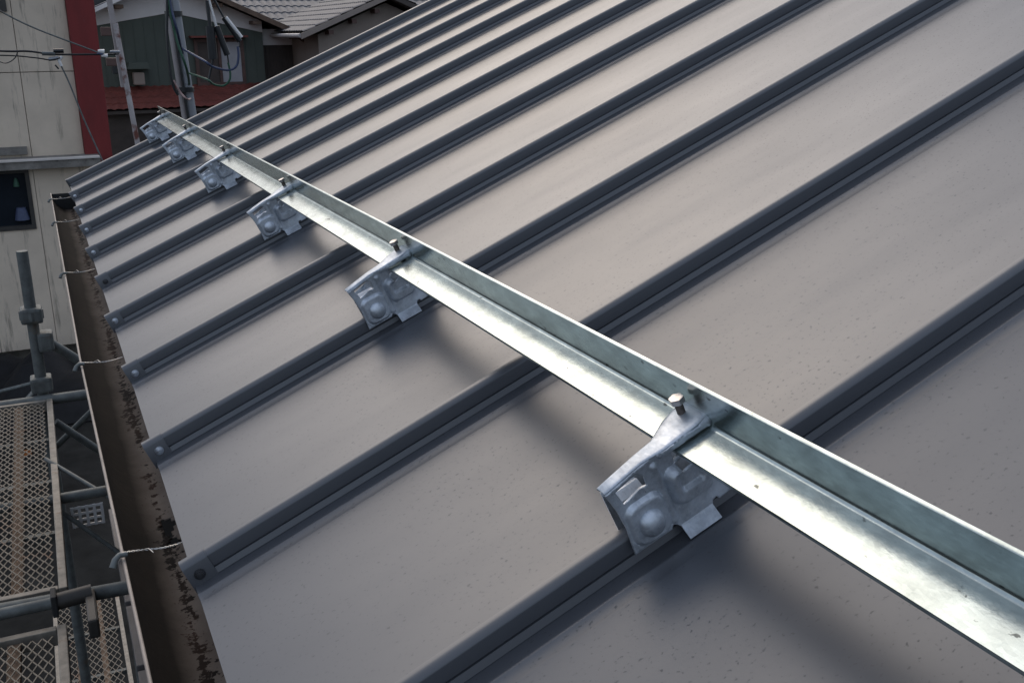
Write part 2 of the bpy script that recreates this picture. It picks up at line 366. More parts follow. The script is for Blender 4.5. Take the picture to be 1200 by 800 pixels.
# ragged flap beside the rust hole
MB().bar((0.0300, 0.672, -0.058), (0.0312, 0.652, -0.050), 0.004, 0.001, (1, 0, .3)).build('torn_flap', 'rimp', gut)
rnd = random.Random(3)
for hy, full in ((3.35, 1), (2.83, 1), (2.04, 1), (1.24, 1), (0.47, 1), (-0.32, 1)):
    hk = MB()
    x0 = GC[0] - GR + bow(hy)
    pts = [(x0+0.003, hy, 0.000), (x0-0.005, hy-0.002, 0.002), (x0-0.010, hy-0.006, -0.001), (x0-0.0135, hy-0.010, -0.008), (x0-0.014, hy-0.013, -0.016)]
    hk.tube(pts[:4], 0.0028, 10, 0.0040).build('gutter_hook', 'pipe', gut, True)
    wr = MB()
    for ph in (0, math.pi):
        P = []
        for i in range(41):
            u = i/40; x = x0 - 0.006 + u*0.074; yy = hy - 0.004 + u*0.004 + 0.004*math.sin(u*5+hy)
            P.append((x, yy + 0.0007*math.cos(ph+u*48), 0.004 - 0.003*math.sin(u*math.pi) + 0.0007*math.sin(ph+u*48)))
        wr.tube(P, 0.00055, 5)
    wr.tube([(x0+0.02, hy, 0.002), (x0+0.026, hy-0.012, 0.008), (x0+0.030, hy-0.020, 0.006)], 0.0006, 5)
    wr.build('tie_wire', 'wire', gut, True)

# ------------------------------------------------------------------ snow-guard angle and its brackets
XA, ZA, LA, TH = 0.4590, 0.0768, 0.0405, 0.0032
ang = MB()
ap = [(0, 0), (0, LA), (-TH*0.5, LA+0.0003), (-TH, LA-0.0004), (-TH, TH+0.0040), (-TH-0.0004, TH+0.0024), (-TH-0.0013, TH+0.0012), (-TH-0.0026, TH+0.0004), (-TH-0.0044, TH), (-LA+0.0006, TH), (-LA, TH*0.6), (-LA, 0)]
av = []; af = []; ysn = [-1.75 + 5.41*i/60 for i in range(61)]
ao = thing('snow_guard_angle', 'long bright galvanised steel angle bar running across the roof seams', 'angle bar', l2w(XA, 0, ZA), ROT)
ang.extr(ap, 'y', -1.75, 3.66)
ang.build('angle_bar', 'angle', ao, True)

outline = [(0.352, 0.079), (0.356, 0.060), (0.3575, 0.040), (0.3555, 0.016), (0.367, 0.0165), (0.392, 0.0165), (0.395, 0.0195), (0.398, 0.0175),
           (0.400, 0.0145), (0.433, 0.0145), (0.4345, 0.0175), (0.4385, 0.0185), (0.4405, 0.0155), (0.455, 0.0165), (0.458, 0.030), (0.457, 0.055), (0.4575, 0.0735), (0.430, 0.0745),
           (0.420, 0.0735), (0.4155, 0.0715), (0.4155, 0.0790), (0.421, 0.0815), (0.438, 0.0822), (0.4555, 0.0818), (0.4592, 0.0838), (0.4600, 0.0880), (0.457, 0.0892),
           (0.430, 0.0874), (0.389, 0.0846)]
hole1 = [(0.3605, 0.0765), (0.3810, 0.0806), (0.3875, 0.0760), (0.3868, 0.0660), (0.3800, 0.0670), (0.3635, 0.0625)]
hole2 = [(0.4150, 0.0685), (0.4245, 0.0690), (0.4265, 0.0640), (0.4170, 0.0600)]
def inpoly(p, poly):
    c = False; j = len(poly) - 1
    for i in range(len(poly)):
        a, b = poly[i], poly[j]
        if (a[1] > p[1]) != (b[1] > p[1]) and p[0] < (b[0]-a[0])*(p[1]-a[1])/(b[1]-a[1]) + a[0]: c = not c
        j = i
    return c
def dist_poly(p, poly):
    d = 9
    for i in range(len(poly)):
        a = Vector(poly[i-1]); b = Vector(poly[i]); q = Vector(p); ab = b - a
        t_ = max(0, min(1, (q-a).dot(ab)/max(ab.dot(ab), 1e-12))); d = min(d, (q - a - ab*t_).length)
    return d
def sst(a, b, x):
    t_ = max(0, min(1, (x-a)/(b-a))); return t_*t_*(3-2*t_)
def rrect(p, cx, cz, hx, hz, r, soft):
    qx, qz = abs(p[0]-cx)-hx+r, abs(p[1]-cz)-hz+r
    d = math.hypot(max(qx,0), max(qz,0)) + min(max(qx,qz),0) - r
    return 1 - sst(-soft, soft, d)
def emboss(p):
    x, z = p
    h = 0.0045*rrect(p, 0.3775, 0.0385, 0.0165, 0.0185, 0.009, 0.0018)      # pad round the dome bolt
    h += 0.0085*rrect(p, 0.4215, 0.0500, 0.0170, 0.0160, 0.007, 0.0026)     # pressed pocket under the bar
    h -= 0.0035*rrect(p, 0.4215, 0.0545, 0.0110, 0.0080, 0.004, 0.0020)
    h += 0.0025*rrect(p, 0.3975, 0.0500, 0.0028, 0.0290, 0.002, 0.0014)     # stiffening rib
    h += 0.0035*rrect(p, 0.430, 0.0850, 0.026, 0.0030, 0.002, 0.0012)       # swell along the arm
    h += 0.010*(1 - sst(0.008, 0.030, z))*0.15
    return h
def plate(poly, holes, step, fn, y0):
    pts = []; edges = []
    def ring(pl):
        dense = []
        for i in range(len(pl)):
            a, b = Vector(pl[i]), Vector(pl[(i+1) % len(pl)]); k = max(1, int((b-a).length/(step*1.3)))
            dense += [tuple(a.lerp(b, j/k)) for j in range(k)]
        o = len(pts); pts.extend(dense); edges.extend([(o+i, o+(i+1) % len(dense)) for i in range(len(dense))]); return dense
    dn = [ring(poly)] + [ring(h) for h in holes]
    xs = [p[0] for p in poly]; zs = [p[1] for p in poly]
    i = 0; z = min(zs)
    while z < max(zs):
        x = min(xs) + (step/2 if i % 2 else 0)
        while x < max(xs):
            if inpoly((x,z), poly) and not any(inpoly((x,z), h) for h in holes) and dist_poly((x,z), poly) > step*0.6 and all(dist_poly((x,z), h) > step*0.6 for h in holes): pts.append((x, z))
            x += step
        z += step*0.87; i += 1
    vo, eo, fo, *_ = delaunay_2d_cdt([Vector(p) for p in pts], edges, [], 0, 1e-7)
    fs = []
    for t_ in fo:
        c = (sum(vo[k][0] for k in t_)/3, sum(vo[k][1] for k in t_)/3)
        if inpoly(c, poly) and not any(inpoly(c, h) for h in holes): fs.append(tuple(t_))
    return [(p[0], y0 - fn(p), p[1]) for p in vo], fs
def solid(name, v, f, m, parent, th):
    me = bpy.data.meshes.new(name); me.from_pydata(v, [], f)
    bm = bmesh.new(); bm.from_mesh(me)
    loose = [q for q in bm.verts if not q.link_faces]; bmesh.ops.delete(bm, geom=loose, context='VERTS')
    bmesh.ops.recalc_face_normals(bm, faces=bm.faces); bm.to_mesh(me); bm.free()
    o = link(name, me, m, parent, True)
    md = o.modifiers.new('thick', 'SOLIDIFY'); md.thickness = th; md.offset = 0
    bv = o.modifiers.new('edge', 'BEVEL'); bv.width = 0.0005; bv.segments = 1; bv.limit_method = 'ANGLE'; bv.angle_limit = R(50)
    return o
def make_bracket():
    e = thing('snow_guard_bracket', '', 'bracket', rot=ROT)
    v, f = plate(outline, [hole1, hole2], 0.0014, emboss, -0.0215)
    solid('front_plate', v, f, 'bracket', e, 0.0022)
    # folded top strip, widening towards the bolt
    tv = []; tf = []
    fr = [(0.352, 0.0790), (0.370, 0.0818), (0.389, 0.0846), (0.410, 0.0860), (0.430, 0.0873), (0.446, 0.0885), (0.457, 0.0892), (0.4605, 0.0878)]
    bk = [(-0.0085), (-0.0080), (-0.0070), (-0.0050), (0.007), (0.012), (0.012), (0.010)]
    K = 8
    for i, ((x, z), yb) in enumerate(zip(fr, bk)):
        yf = -0.0215 - emboss((x, z - 0.0015))
        for k in range(K + 1):
            u = k/K
            tv.append((x, yf + (yb - yf)*u, z + 0.0007*math.sin(min(1, u*5)*math.pi*0.5) - 0.0016*max(0, u-0.87)/0.13))
    for i in range(len(fr) - 1):
        for k in range(K): tf.append((i*(K+1)+k, i*(K+1)+k+1, (i+1)*(K+1)+k+1, (i+1)*(K+1)+k))
    solid('top_strip', tv, tf, 'bracket', e, 0.0022)
    # back plate with its inward tab
    bo = [(0.359, 0.062), (0.3605, 0.016), (0.372, 0.012), (0.440, 0.012), (0.455, 0.018), (0.455, 0.072), (0.430, 0.074), (0.400, 0.072)]
    v, f = plate(bo, [], 0.005, lambda p: 0.002*rrect(p, 0.405, 0.042, 0.03, 0.016, 0.008, 0.005), 0.0085)
    solid('back_plate', v, f, 'bracket', e, 0.0022)
    MB().extr([(0.0085, 0.060), (-0.004, 0.063), (-0.012, 0.058), (-0.012, 0.056), (-0.004, 0.061), (0.0085, 0.058)], 'x', 0.366, 0.388).build('inner_tab', 'bracket', e)
    # foot turned outwards
    MB().extr([(-0.0205, 0.0170), (-0.0228, 0.0125), (-0.0310, 0.0035), (-0.0322, 0.0050), (-0.0245, 0.0136), (-0.0228, 0.0175)], 'x', 0.4005, 0.4330).build('foot', 'bracket', e, bev=0.0004)
    # dome bolt through the pad
    dv = []; df = []; r = 0.0118; n_ = 24; rows = 7; yb = -0.0215 - 0.0045
    for i in range(rows + 1):
        a = i/rows*math.pi*0.5
        for k in range(n_): dv.append((0.3775 + r*math.cos(a)*math.cos(2*math.pi*k/n_), yb - 0.0078*math.sin(a) - 0.001, 0.0360 + r*math.cos(a)*math.sin(2*math.pi*k/n_)))
    for i in range(rows):
        for k in range(n_): df.append((i*n_+k, i*n_+(k+1)%n_, (i+1)*n_+(k+1)%n_, (i+1)*n_+k))
    me = bpy.data.meshes.new('dome_bolt'); me.from_pydata(dv, [], df)
    bm = bmesh.new(); bm.from_mesh(me); bmesh.ops.remove_doubles(bm, verts=bm.verts, dist=1e-6); bmesh.ops.recalc_face_normals(bm, faces=bm.faces); bm.to_mesh(me); bm.free()
    link('dome_bolt', me, 'bracket', e, True)
    MB().tube([(0.3775, -0.02, 0.036), (0.3775, 0.016, 0.036)], 0.004, 10).build('bolt_shank', 'boltdark', e, True)
    # set bolt standing on the arm
    bl = MB().tube([(0.446, -0.0005, 0.0795), (0.446, -0.0005, 0.1005)], 0.0036, 12).build('set_bolt', 'boltdark', e, True)
    h = MB(); h.extr([(0.446 + 0.0067*math.cos(math.pi*k/3+.35), -0.0005 + 0.0067*math.sin(math.pi*k/3+.35)) for k in range(6)], 'z', 0.1000, 0.1052)
    h.build('hex_head', 'bolt', bl, bev=0.0006)
    return e
blabels = {0: 'largest galvanised bracket nearest the camera, clamped on a seam under the angle bar',
           2: 'second galvanised bracket from the camera, left of centre under the angle bar',
           4: 'third galvanised bracket from the camera, clamped under the angle bar',
           6: 'fourth galvanised bracket from the camera, third from the bar\'s far end',
           8: 'fifth galvanised bracket from the camera, next to the farthest one',
           10: 'farthest galvanised bracket, on the roof edge at the end of the bar'}
proto = make_bracket()
for k, (n, lab) in enumerate(blabels.items()):
    o = proto if k == 0 else copy_tree(proto)
    o.location = (0, n*S, 0); o.rotation_euler = (0.006*math.sin(n*2.1), -PITCH, 0.010*math.sin(n*1.7)); tag(o, lab, 'bracket', 'brackets holding the snow-guard bar')

# ------------------------------------------------------------------ scaffold
scf = thing('pipe_scaffold', 'grey galvanised pipe scaffold standing outside the gutter', 'scaffold', (0, 0, GZ))
def sp_(name, pts, r=0.0215, m='pipe'): return MB().tube([(p[0], p[1], p[2]-GZ) for p in pts], r, 14).build(name, m, scf, True)
PX, PY = -0.195, 4.22
post = sp_('post', [(PX, PY, GZ), (PX, PY, -0.334)], 0.0243)
for z in (-0.62, -0.94): MB().box(PX-0.045, PX+0.045, PY-0.045, PY+0.045, z-0.035-GZ, z+0.035-GZ).build('coupler', 'pipe', scf, bev=0.012)
MB().tube([(PX, PY, -0.64-GZ), (PX, PY, -0.60-GZ)], 0.05, 8).build('flange', 'pipe', scf)
sp_('post', [(-0.82, PY, GZ), (-0.82, PY, -0.30)], 0.0243)
sp_('post', [(-0.82, 2.22, GZ), (-0.82, 2.22, -0.30)], 0.0243)
sp_('post', [(0.10, 2.22, GZ), (0.10, 2.22, -1.15)], 0.0243)
sp_('post', [(0.06, PY, GZ), (0.06, PY, -1.15)], 0.0243)
sp_('transom', [(-0.82, PY-0.05, -1.005), (0.06, PY-0.05, -1.005)], 0.024)
sp_('transom', [(-0.82, 3.10, -1.035), (0.10, 3.10, -1.035)], 0.020)
sp_('transom', [(-0.82, 2.24, -0.955), (0.10, 2.24, -0.985)], 0.021)
sp_('brace', [(-0.150, 4.22, -0.745), (0.06, 4.30, -0.96)], 0.021)
MB().box(-0.185, -0.120, 4.18, 4.26, -0.79-GZ, -0.70-GZ).build('coupler', 'pipe', scf, bev=0.014)
sp_('brace', [(-0.16, 4.1, -1.09), (0.09, 4.14, -1.36)], 0.017)
sp_('brace', [(-0.22, 4.25, -1.30), (0.05, 4.22, -1.06)], 0.014)
sp_('brace', [(-0.17, 3.06, -1.06), (0.06, 2.95, -1.28)], 0.009)
sp_('brace', [(-0.20, 3.4, -0.99), (0.02, 3.05, -1.06)], 0.008)
# perforated bracket plate hung below the transom
pp = MB()
x0, x1, z0, z1, yq = -0.130, -0.030, -1.135, -1.065, 3.06
nx_, nz_ = 4, 3
dx, dz = (x1-x0)/nx_, (z1-z0)/nz_
for i in range(nx_ + 1): pp.box(x0+i*dx-0.005, x0+i*dx+0.005, yq-0.003, yq+0.003, z0-0.005-GZ, z1+0.005-GZ)
for j in range(nz_ + 1): pp.box(x0+0.005, x1-0.005, yq-0.0025, yq+0.0025, z0+j*dz-0.004-GZ, z0+j*dz+0.004-GZ)
pp.build('perforated_plate', 'whitep', scf)
def deck(lab, x0, x1, y0, y1, z, px=0.0255, py=0.052, rust=True):
    e = thing('scaffold_deck', lab, 'scaffold deck', (x0, y0, z), group='mesh decks of the scaffold')
    W_, L_ = x1-x0, y1-y0
    for x in (0.012, W_-0.012): MB().box(x-0.012, x+0.012, 0, L_, -0.045, 0.006).build('side_rail', 'rail', e, bev=0.003)
    for y in (0.012, L_-0.012): MB().box(0.025, W_-0.025, y-0.012, y+0.012, -0.044, 0.005).build('end_rail', 'rail', e, bev=0.003)
    for fx in (0.33, 0.67): MB().box(W_*fx-0.016, W_*fx+0.016, 0.026, L_-0.026, -0.040, -0.010).build('beam', 'rust', e)
    for fy in (0.25, 0.5, 0.75): MB().box(0.026, W_-0.026, L_*fy-0.012, L_*fy+0.012, -0.046, -0.020).build('cross_beam', 'pipe', e)
    m = MB()
    xa, xb, ya, yb = 0.024, W_-0.024, 0.024, L_-0.024
    nx = int((xb-xa)/px)+2; ny = int((yb-ya)/py)+2
    for i in range(nx):
        for j in range(ny):
            cx, cy = xa+i*px, ya+j*py
            for (sx, sy) in ((1,1),(1,-1),(-1,1),(-1,-1)):
                a = (cx, cy+sy*py/2, 0.001 if sy > 0 else -0.002); b = (cx+sx*px/2, cy, -0.002)
                if not (xa <= a[0] <= xb and ya <= a[1] <= yb and xa <= b[0] <= xb and ya <= b[1] <= yb): continue
                m.bar(a, b, 0.0034, 0.0026)
    tag(m.build('expanded_mesh', 'mesh', e), None, kind='stuff')
    return e
deck('upper mesh deck beside the gutter with rusty beams showing through', -0.575, -0.160, 2.345, 4.150, -1.0)
deck('near mesh deck in the bottom left corner of the picture', -0.575, -0.170, 0.30, 2.135, -1.0)
deck('lower mesh deck seen past the pipe end below the gutter', -0.36, 0.028, 3.9, 5.80, -2.85, 0.038, 0.075)
# pipe end with drooping sleeve over the joint between the decks
pe = thing('scaffold_clamp', 'dark pipe end with hook lug between two mesh decks', 'clamp', (-0.20, 2.205, -0.965))
MB().tube([(-0.35, 0, 0), (0.02, 0, 0.003)], 0.017, 14).build('pipe', 'pipe', pe, True)
MB().tube([(0.0, 0, 0.003), (0.105, 0.004, 0.008)], 0.024, 14).build('sleeve', 'bronze', pe, True)
MB().box(0.085, 0.113, -0.16, 0.02, -0.045, 0.012).build('hook_lug', 'bronze', pe, bev=0.006)
MB().box(-0.002, 0.014, -0.03, 0.03, -0.03, 0.035).build('collar', 'dark', pe, bev=0.004)
# stepped slabs of the lower roof seen between scaffold and gutter
lr = thing('lower_roof', 'strip of grey stepped roof slabs below the gutter', 'roof', (0.0, 0, -1.25))
for i in range(7):
    y = 0.62 + i*0.40
    MB().box(-0.004, 0.11, y+0.028, y+0.40, -0.03, 0.0 + 0.0).build('slab', 'slab', lr, bev=0.004)
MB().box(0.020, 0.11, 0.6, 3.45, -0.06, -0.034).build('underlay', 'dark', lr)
tag(MB().box(0.060, 0.13, 1.62, 1.98, -1.246, -1.215).build('timber_offcut', 'wood', None, bev=0.003), 'small bare timber offcut at the bottom beside the gutter', 'timber')

# ------------------------------------------------------------------ concrete building on the left
cb = thing('concrete_building', 'cream concrete building with red corner pillar and dark stains', 'building', (0, 20, GZ))
g = -GZ
MB().box(-6.0, 0.68, 0.47, 9, 0, 9.0).build('core', 'mortar', cb)
xs = [-5.9, -4.3, -2.75, -1.22, -0.20, 0.70]
for i in range(len(xs)-1):
    for (za, zb) in ((-1.70, -0.071), (-0.059, 3.5)):
        MB().box(xs[i]+0.005, xs[i+1]-0.005, 0.40, 0.47, za+g, zb+g).build('wall_panel', 'conc', cb, bev=0.006, seg=1)
MB().box(0.70, 1.175, 0.25, 6.0, 0, 3.5+g).build('pillar', 'red', cb, bev=0.01, seg=1)
MB().box(-1.10, -0.265, 0.33, 0.398, -1.51+g, -1.37+g).build('vent_hood', 'concdark', cb)
MB().box(-1.40, -0.27, 0.35, 0.398, 0.98+g, 1.9+g).build('window', 'bronze', cb)
# lower block with ledge
MB().box(-6.0, 0.76, -0.10, 0.38, 0.36, -1.72+g).build('lower_core', 'mortar', cb)
xl = [-5.9, -4.0, -3.1, -2.15, -1.18, -0.22, 0.76]
for i in range(len(xl)-1):
    a, b = xl[i]+0.004, xl[i+1]-0.004
    if i in (3, 4):    # the window cuts through these two
        z_t, z_b = -1.735, -2.80
        MB().box(a, b, -0.17, -0.10, 0.36, z_b+g).build('wall_panel', 'conc', cb, bev=0.005, seg=1)
        if i == 4: MB().box(-0.290, b, -0.17, -0.10, z_b+g+0.001, -1.70+g).build('wall_panel', 'conc', cb)
    else: MB().box(a, b, -0.17, -0.10, 0.36, -1.70+g).build('wall_panel', 'conc', cb, bev=0.005, seg=1)
wn = MB(); 
for (a, b, c, d) in ((-2.14, -0.292, -1.78, -1.715), (-2.14, -0.292, -2.80, -2.72), (-0.36, -0.292, -2.72, -1.78), (-2.14, -2.07, -2.72, -1.78), (-1.24, -1.18, -2.72, -1.78)):
    wn.box(a, b, -0.20, -0.10, c+g, d+g)
wo_ = wn.build('window', 'bronze', cb)
MB().box(-2.07, -0.36, -0.13, -0.12, -2.72+g, -1.78+g).build('pane', 'glass', wo_)
MB().tube([(-0.52, -0.145, -2.02+g), (-0.52, -0.145, -1.92+g), (-0.52, -0.145, -1.87+g)], 0.055, 10, 0.02).build('green_bottle', 'greenc', wo_, True)
MB().tube([(-0.50, -0.15, -2.62+g), (-0.50, -0.15, -2.5+g), (-0.50, -0.15, -2.40+g)], 0.13, 12, 0.08).build('blue_container', 'blue', wo_, True)
ledge = [(-6.0, -0.34), (0.92, -0.46), (0.92, 0.39), (-6.0, 0.39)]
MB().extr(ledge, 'z', -1.70+g, -1.56+g).build('ledge', 'concdark', cb)
MB().extr([(-6.0, -0.37), (0.93, -0.49), (0.93, -0.30), (-6.0, -0.20)], 'z', -1.557+g, -1.528+g).build('coping', 'coping', cb)

# ------------------------------------------------------------------ poles and cables
up_ = thing('utility_pole', 'blue-grey steel utility pole with dark bands behind the roof edge', 'pole', (1.225, 9, GZ))
MB().tube([(0.27, 0, 0), (-0.262, 0, 9.5)], 0.047, 16, 0.043).build('pole', 'poleg', up_, True)
MB().tube([(0.204, -0.01, 0), (-0.317, -0.01, 9.3)], 0.022, 10).build('conduit', 'polep', up_, True)
MB().tube([(0.234, -0.05, 0), (-0.287, -0.05, 9.3)], 0.009, 8).build('thin_conduit', 'black', up_, True)
for z in (0.73, 0.095): MB().tube([(0.25-0.056*(z+5.4), -0.005, z-0.02-GZ), (0.25-0.056*(z+5.4), -0.005, z+0.02-GZ)], 0.075, 16).build('band', 'black', up_, True)
rp = thing('leaning_pole', 'thin rusty white pole leaning beside the red pillar', 'pole', (1.37, 13, GZ))
MB().tube([(0, 0, 0), (-0.42, 0, 9.5-3.4)], 0.032, 10).build('pole', 'rustpole', rp, True)
MB().bar((-0.455, 0.1, 6.5), (-0.40, 0.1, 5.35), 0.10, 0.06).build('flat_plate', 'polep', rp)
def cable(name, lab, pts, r, m, cat='cable', sub=8, grp=None):
    P = [Vector(p) for p in pts]; out = []
    for i in range(len(P)-1):
        p0, p1, p2, p3 = P[max(i-1,0)], P[i], P[i+1], P[min(i+2,len(P)-1)]
        for k in range(sub):
            t_ = k/sub; out.append(0.5*((2*p1)+(p2-p0)*t_+(2*p0-5*p1+4*p2-p3)*t_*t_+(3*p1-p0-3*p2+p3)*t_**3))
    out.append(P[-1])
    return tag(MB().tube(out, r, 6).build(name, m, None, True), lab, cat, grp)
D = 8.4
cable('cable', 'black cable curving down left of the utility pole', [(1.04, D, 1.2), (1.02, D, 0.85), (0.99, D, 0.55), (0.985, D, 0.30), (1.00, D, 0.15), (1.03, D, 0.08)], 0.011, 'black')
cable('cable', 'green cable running from above into the utility pole', [(1.03, D, 1.1), (1.03, D, 0.78), (1.06, D, 0.52), (1.11, D, 0.32), (1.15, D+.2, 0.22), (1.20, 8.96, 0.14)], 0.010, 'greenc')
cable('cable', 'dark blue cable close to the pole above the green one', [(1.035, D, 1.1), (1.04, D, 0.80), (1.07, D, 0.60), (1.11, D+.2, 0.48), (1.17, 8.96, 0.40)], 0.010, 'blue')
cable('cable', 'pale cable arc meeting the pole near its lower band', [(1.005, D, 0.20), (1.05, D, 0.10), (1.10, D, 0.045), (1.20, 8.96, 0.02)], 0.008, 'pinkc')
cable('cable', 'blue cable looping from the pole to the hanging sleeves', [(1.17, 8.95, 0.44), (1.26, D, 0.35), (1.33, D, 0.30), (1.45, D, 0.27), (1.52, D, 0.30), (1.545, D, 0.38), (1.545, D, 0.46)], 0.010, 'blue')
cable('cable', 'green cable looping below the hanging black sleeves', [(1.19, 8.95, 0.24), (1.27, D, 0.20), (1.32, D, 0.16), (1.40, D, 0.145), (1.455, D, 0.19), (1.465, D, 0.26), (1.455, D, 0.33)], 0.009, 'greenc')
def sleeve(lab, a, b, r, ta, tb, m='black', tm='black'):
    e = thing('cable_sleeve', lab, 'cable sleeve', a, group='cable sleeves hanging beside the pole')
    A = Vector(a); d = Vector(b) - A
    MB().tube([(0,0,0), tuple(d*0.06), tuple(d*0.5), tuple(d*0.94), tuple(d)], r, 12).build('sleeve', m, e, True)
    MB().tube([tuple(Vector(ta)-A), (0,0,0)], r*0.42, 8).build('upper_lead', tm, e, True)
    MB().tube([tuple(d), tuple(Vector(tb)-A)], r*0.25, 6).build('lower_lead', m, e, True)
    return e
sleeve('upright black sleeve hanging left of the other two', (1.335, D, 0.62), (1.335, D, 0.36), 0.036, (1.33, D, 0.82), (1.28, D, 0.18))
sleeve('slanted black sleeve with white upper lead in the middle', (1.385, D, 0.62), (1.455, D, 0.39), 0.026, (1.33, D, 0.90), (1.46, D, 0.30), tm='whitep')
se = sleeve('black and white sleeve slanting away on the right', (1.45, D, 0.69), (1.565, D, 0.50), 0.022, (1.31, D, 1.00), (1.56, D, 0.45))
MB().tube([(0.015, -0.02, 0.0), (0.13, -0.02, -0.16)], 0.014, 8).build('white_strip', 'whitep', se, True)
D2 = 8.0
cable('overhead_wire', 'bundled overhead wire crossing the cream concrete wall', [(-0.9, D2, 0.50), (-0.24, D2, 0.455), (-0.05, D2, 0.45), (0.13, D2, 0.425), (0.45, D2, 0.42), (0.58, D2+.1, 0.42)], 0.0075, 'black', 'wire')
cable('overhead_wire', 'thin lower wire sagging along the overhead bundle', [(-0.9, D2-.03, 0.44), (-0.24, D2-.03, 0.425), (-0.02, D2-.03, 0.405), (0.10, D2-.03, 0.385), (0.16, D2-.03, 0.40)], 0.005, 'black', 'wire')
cable('overhead_wire', 'wire slanting down from the dark window to the red pillar', [(-0.5, D2, 0.95), (-0.20, D2, 0.735), (0.0, D2, 0.62), (0.25, D2, 0.51), (0.46, D2, 0.42)], 0.006, 'pipe', 'wire')
cable('overhead_wire', 'wire dropping from the splice to the roof edge', [(0.14, D2, 0.40), (0.20, D2, 0.22), (0.27, D2, -0.05), (0.345, D2, -0.30), (0.42, D2, -0.55)], 0.006, 'pipe', 'wire')
cable('overhead_wire', 'looped slack wire hanging under the overhead bundle', [(-0.12, D2-.02, 0.45), (-0.15, D2-.02, 0.40), (-0.21, D2-.02, 0.37), (-0.27, D2-.02, 0.39), (-0.33, D2-.02, 0.41)], 0.004, 'black', 'wire')
sj = thing('wire_splice', 'cluster of pale clamps on the overhead wire', 'clamp', (0.10, D2-0.02, 0.40))
for (x, z, dx_, dz_, r, m) in ((-0.06, 0.035, 0.09, -0.004, 0.016, 'pipe'), (0.02, 0.05, 0.07, 0.0, 0.017, 'black'), (-0.02, -0.01, 0.07, 0.012, 0.013, 'poleg'), (0.045, -0.02, 0.03, 0.03, 0.012, 'whitep'), (0.02, -0.05, 0.02, -0.03, 0.006, 'black'), (0.05, -0.02, 0.012, -0.04, 0.011, 'whitep')):
    MB().tube([(x, 0, z), (x+dx_*.5, 0, z+dz_*.5), (x+dx_, 0, z+dz_)], r, 8).build('clamp', m, sj, True)
sk = thing('insulator_cluster', 'small pale insulators at the right edge of the red pillar', 'insulator', (0.45, D2, 0.43))
for (x, z, r, m) in ((0.0, 0.012, 0.018, 'whitep'), (0.02, -0.02, 0.017, 'whitep'), (-0.01, -0.005, 0.014, 'blue'), (0.085, 0.008, 0.014, 'poleg'), (0.11, 0.008, 0.012, 'poleg')):
    MB().tube([(x-0.02, 0, z), (x, 0, z), (x+0.025, 0, z-0.003)], r*0.6, 8, r).build('insulator', m, sk, True)
# ------------------------------------------------------------------ houses behind
def tiles(x0, x1, ya, za, yb, zb, pitch, amp, courses):      # corrugated tile slope, stepped in courses
    v = []; f = []; nx = int((x1-x0)/pitch*4)
    for c in range(courses):
        for e_ in (0, 1):
            u = (c+e_)/courses
            for i in range(nx+1):
                x = x0+(x1-x0)*i/nx
                v.append((x, ya+(yb-ya)*u, za+(zb-za)*u + amp*abs(math.sin(math.pi*(x-x0)/pitch)) + (0.03 if e_ == 0 else 0.0)))
    for c in range(courses):
        for i in range(nx):
            o = c*2*(nx+1); f.append((o+i, o+i+1, o+nx+1+i+1, o+nx+1+i))
            if c: f.append((o-(nx+1)+i, o-(nx+1)+i+1, o+i+1, o+i))
    return v, f
gh = thing('green_house', 'dark green house with white gable boards and brown window', 'house', (0, 33, GZ))
MB().box(1.3, 6.72, 0, 7, 0, 0.6+g).build('wall', 'green', gh)
MB().extr([(1.3, 0.6+g), (6.72, 0.6+g), (4.04, 1.19+g), (1.3, 0.73+g)], 'y', 0.0, 0.12).build('gable_wall', 'green', gh)
MB().extr([(1.3, 0.731+g), (4.04, 1.191+g), (6.72, 0.602+g), (6.72, 0.93+g), (4.0, 2.10+g), (1.3, 0.95+g)], 'y', -0.03, 0.2).build('gable_boards', 'white', gh)
for i in range(18):
    x = 1.45 + i*0.295
    MB().box(x, x+0.012, -0.012, 0.0, 0.2, min(0.62+ (x-1.3)*0.168, 1.19-(x-4.04)*0.22 if x > 4.04 else 9)+g-0.05).build('siding_joint', 'green', gh)
rf = MB(); 
for sgn, (xa, za), (xb, zb) in ((1, (4.0, 2.16), (7.55, 0.62)), (-1, (4.0, 2.16), (0.55, 0.68))):
    rf.extr([(xa, za+g), (xb, zb+g), (xb, zb+g+0.09), (xa, za+g+0.10)], 'y', -0.75, 7.5)
rfo = rf.build('roof', 'greytile', gh)
MB().extr([(4.0, 2.12+g), (7.5, 0.56+g), (7.54, 0.70+g), (4.0, 2.26+g)], 'y', -0.82, -0.752).build('rake_board', 'rake', rfo)
MB().extr([(4.0, 2.12+g), (0.55, 0.61+g), (0.55, 0.72+g), (4.0, 2.26+g)], 'y', -0.82, -0.752).build('rake_board', 'white', rfo)
for (x, z) in ((5.35, 1.40), (6.45, 0.90), (2.55, 1.36)): MB().box(x-0.12, x+0.12, -0.70, 0.0, z+g-0.06, z+g+0.04).build('purlin', 'rake', gh)
wm = MB()
for (a, b, c, d) in ((4.62, 6.10, 0.33, 0.42), (4.62, 6.10, -0.95, -0.86), (4.62, 4.72, -0.86, 0.33), (6.00, 6.10, -0.86, 0.33), (5.32, 5.40, -0.86, 0.33)): wm.box(a, b, -0.10, 0.02, c+g, d+g)
wf = wm.build('window', 'brownframe', gh)
MB().box(4.72, 5.32, -0.05, -0.03, -0.86+g, 0.33+g).build('pane', 'brownboard', wf)
MB().box(5.40, 6.00, -0.06, -0.04, -0.86+g, 0.33+g).build('pane', 'paleglass', wf)
MB().box(4.5, 6.2, -0.45, 0.0, 0.46+g, 0.52+g).build('window_hood', 'redtile', gh)
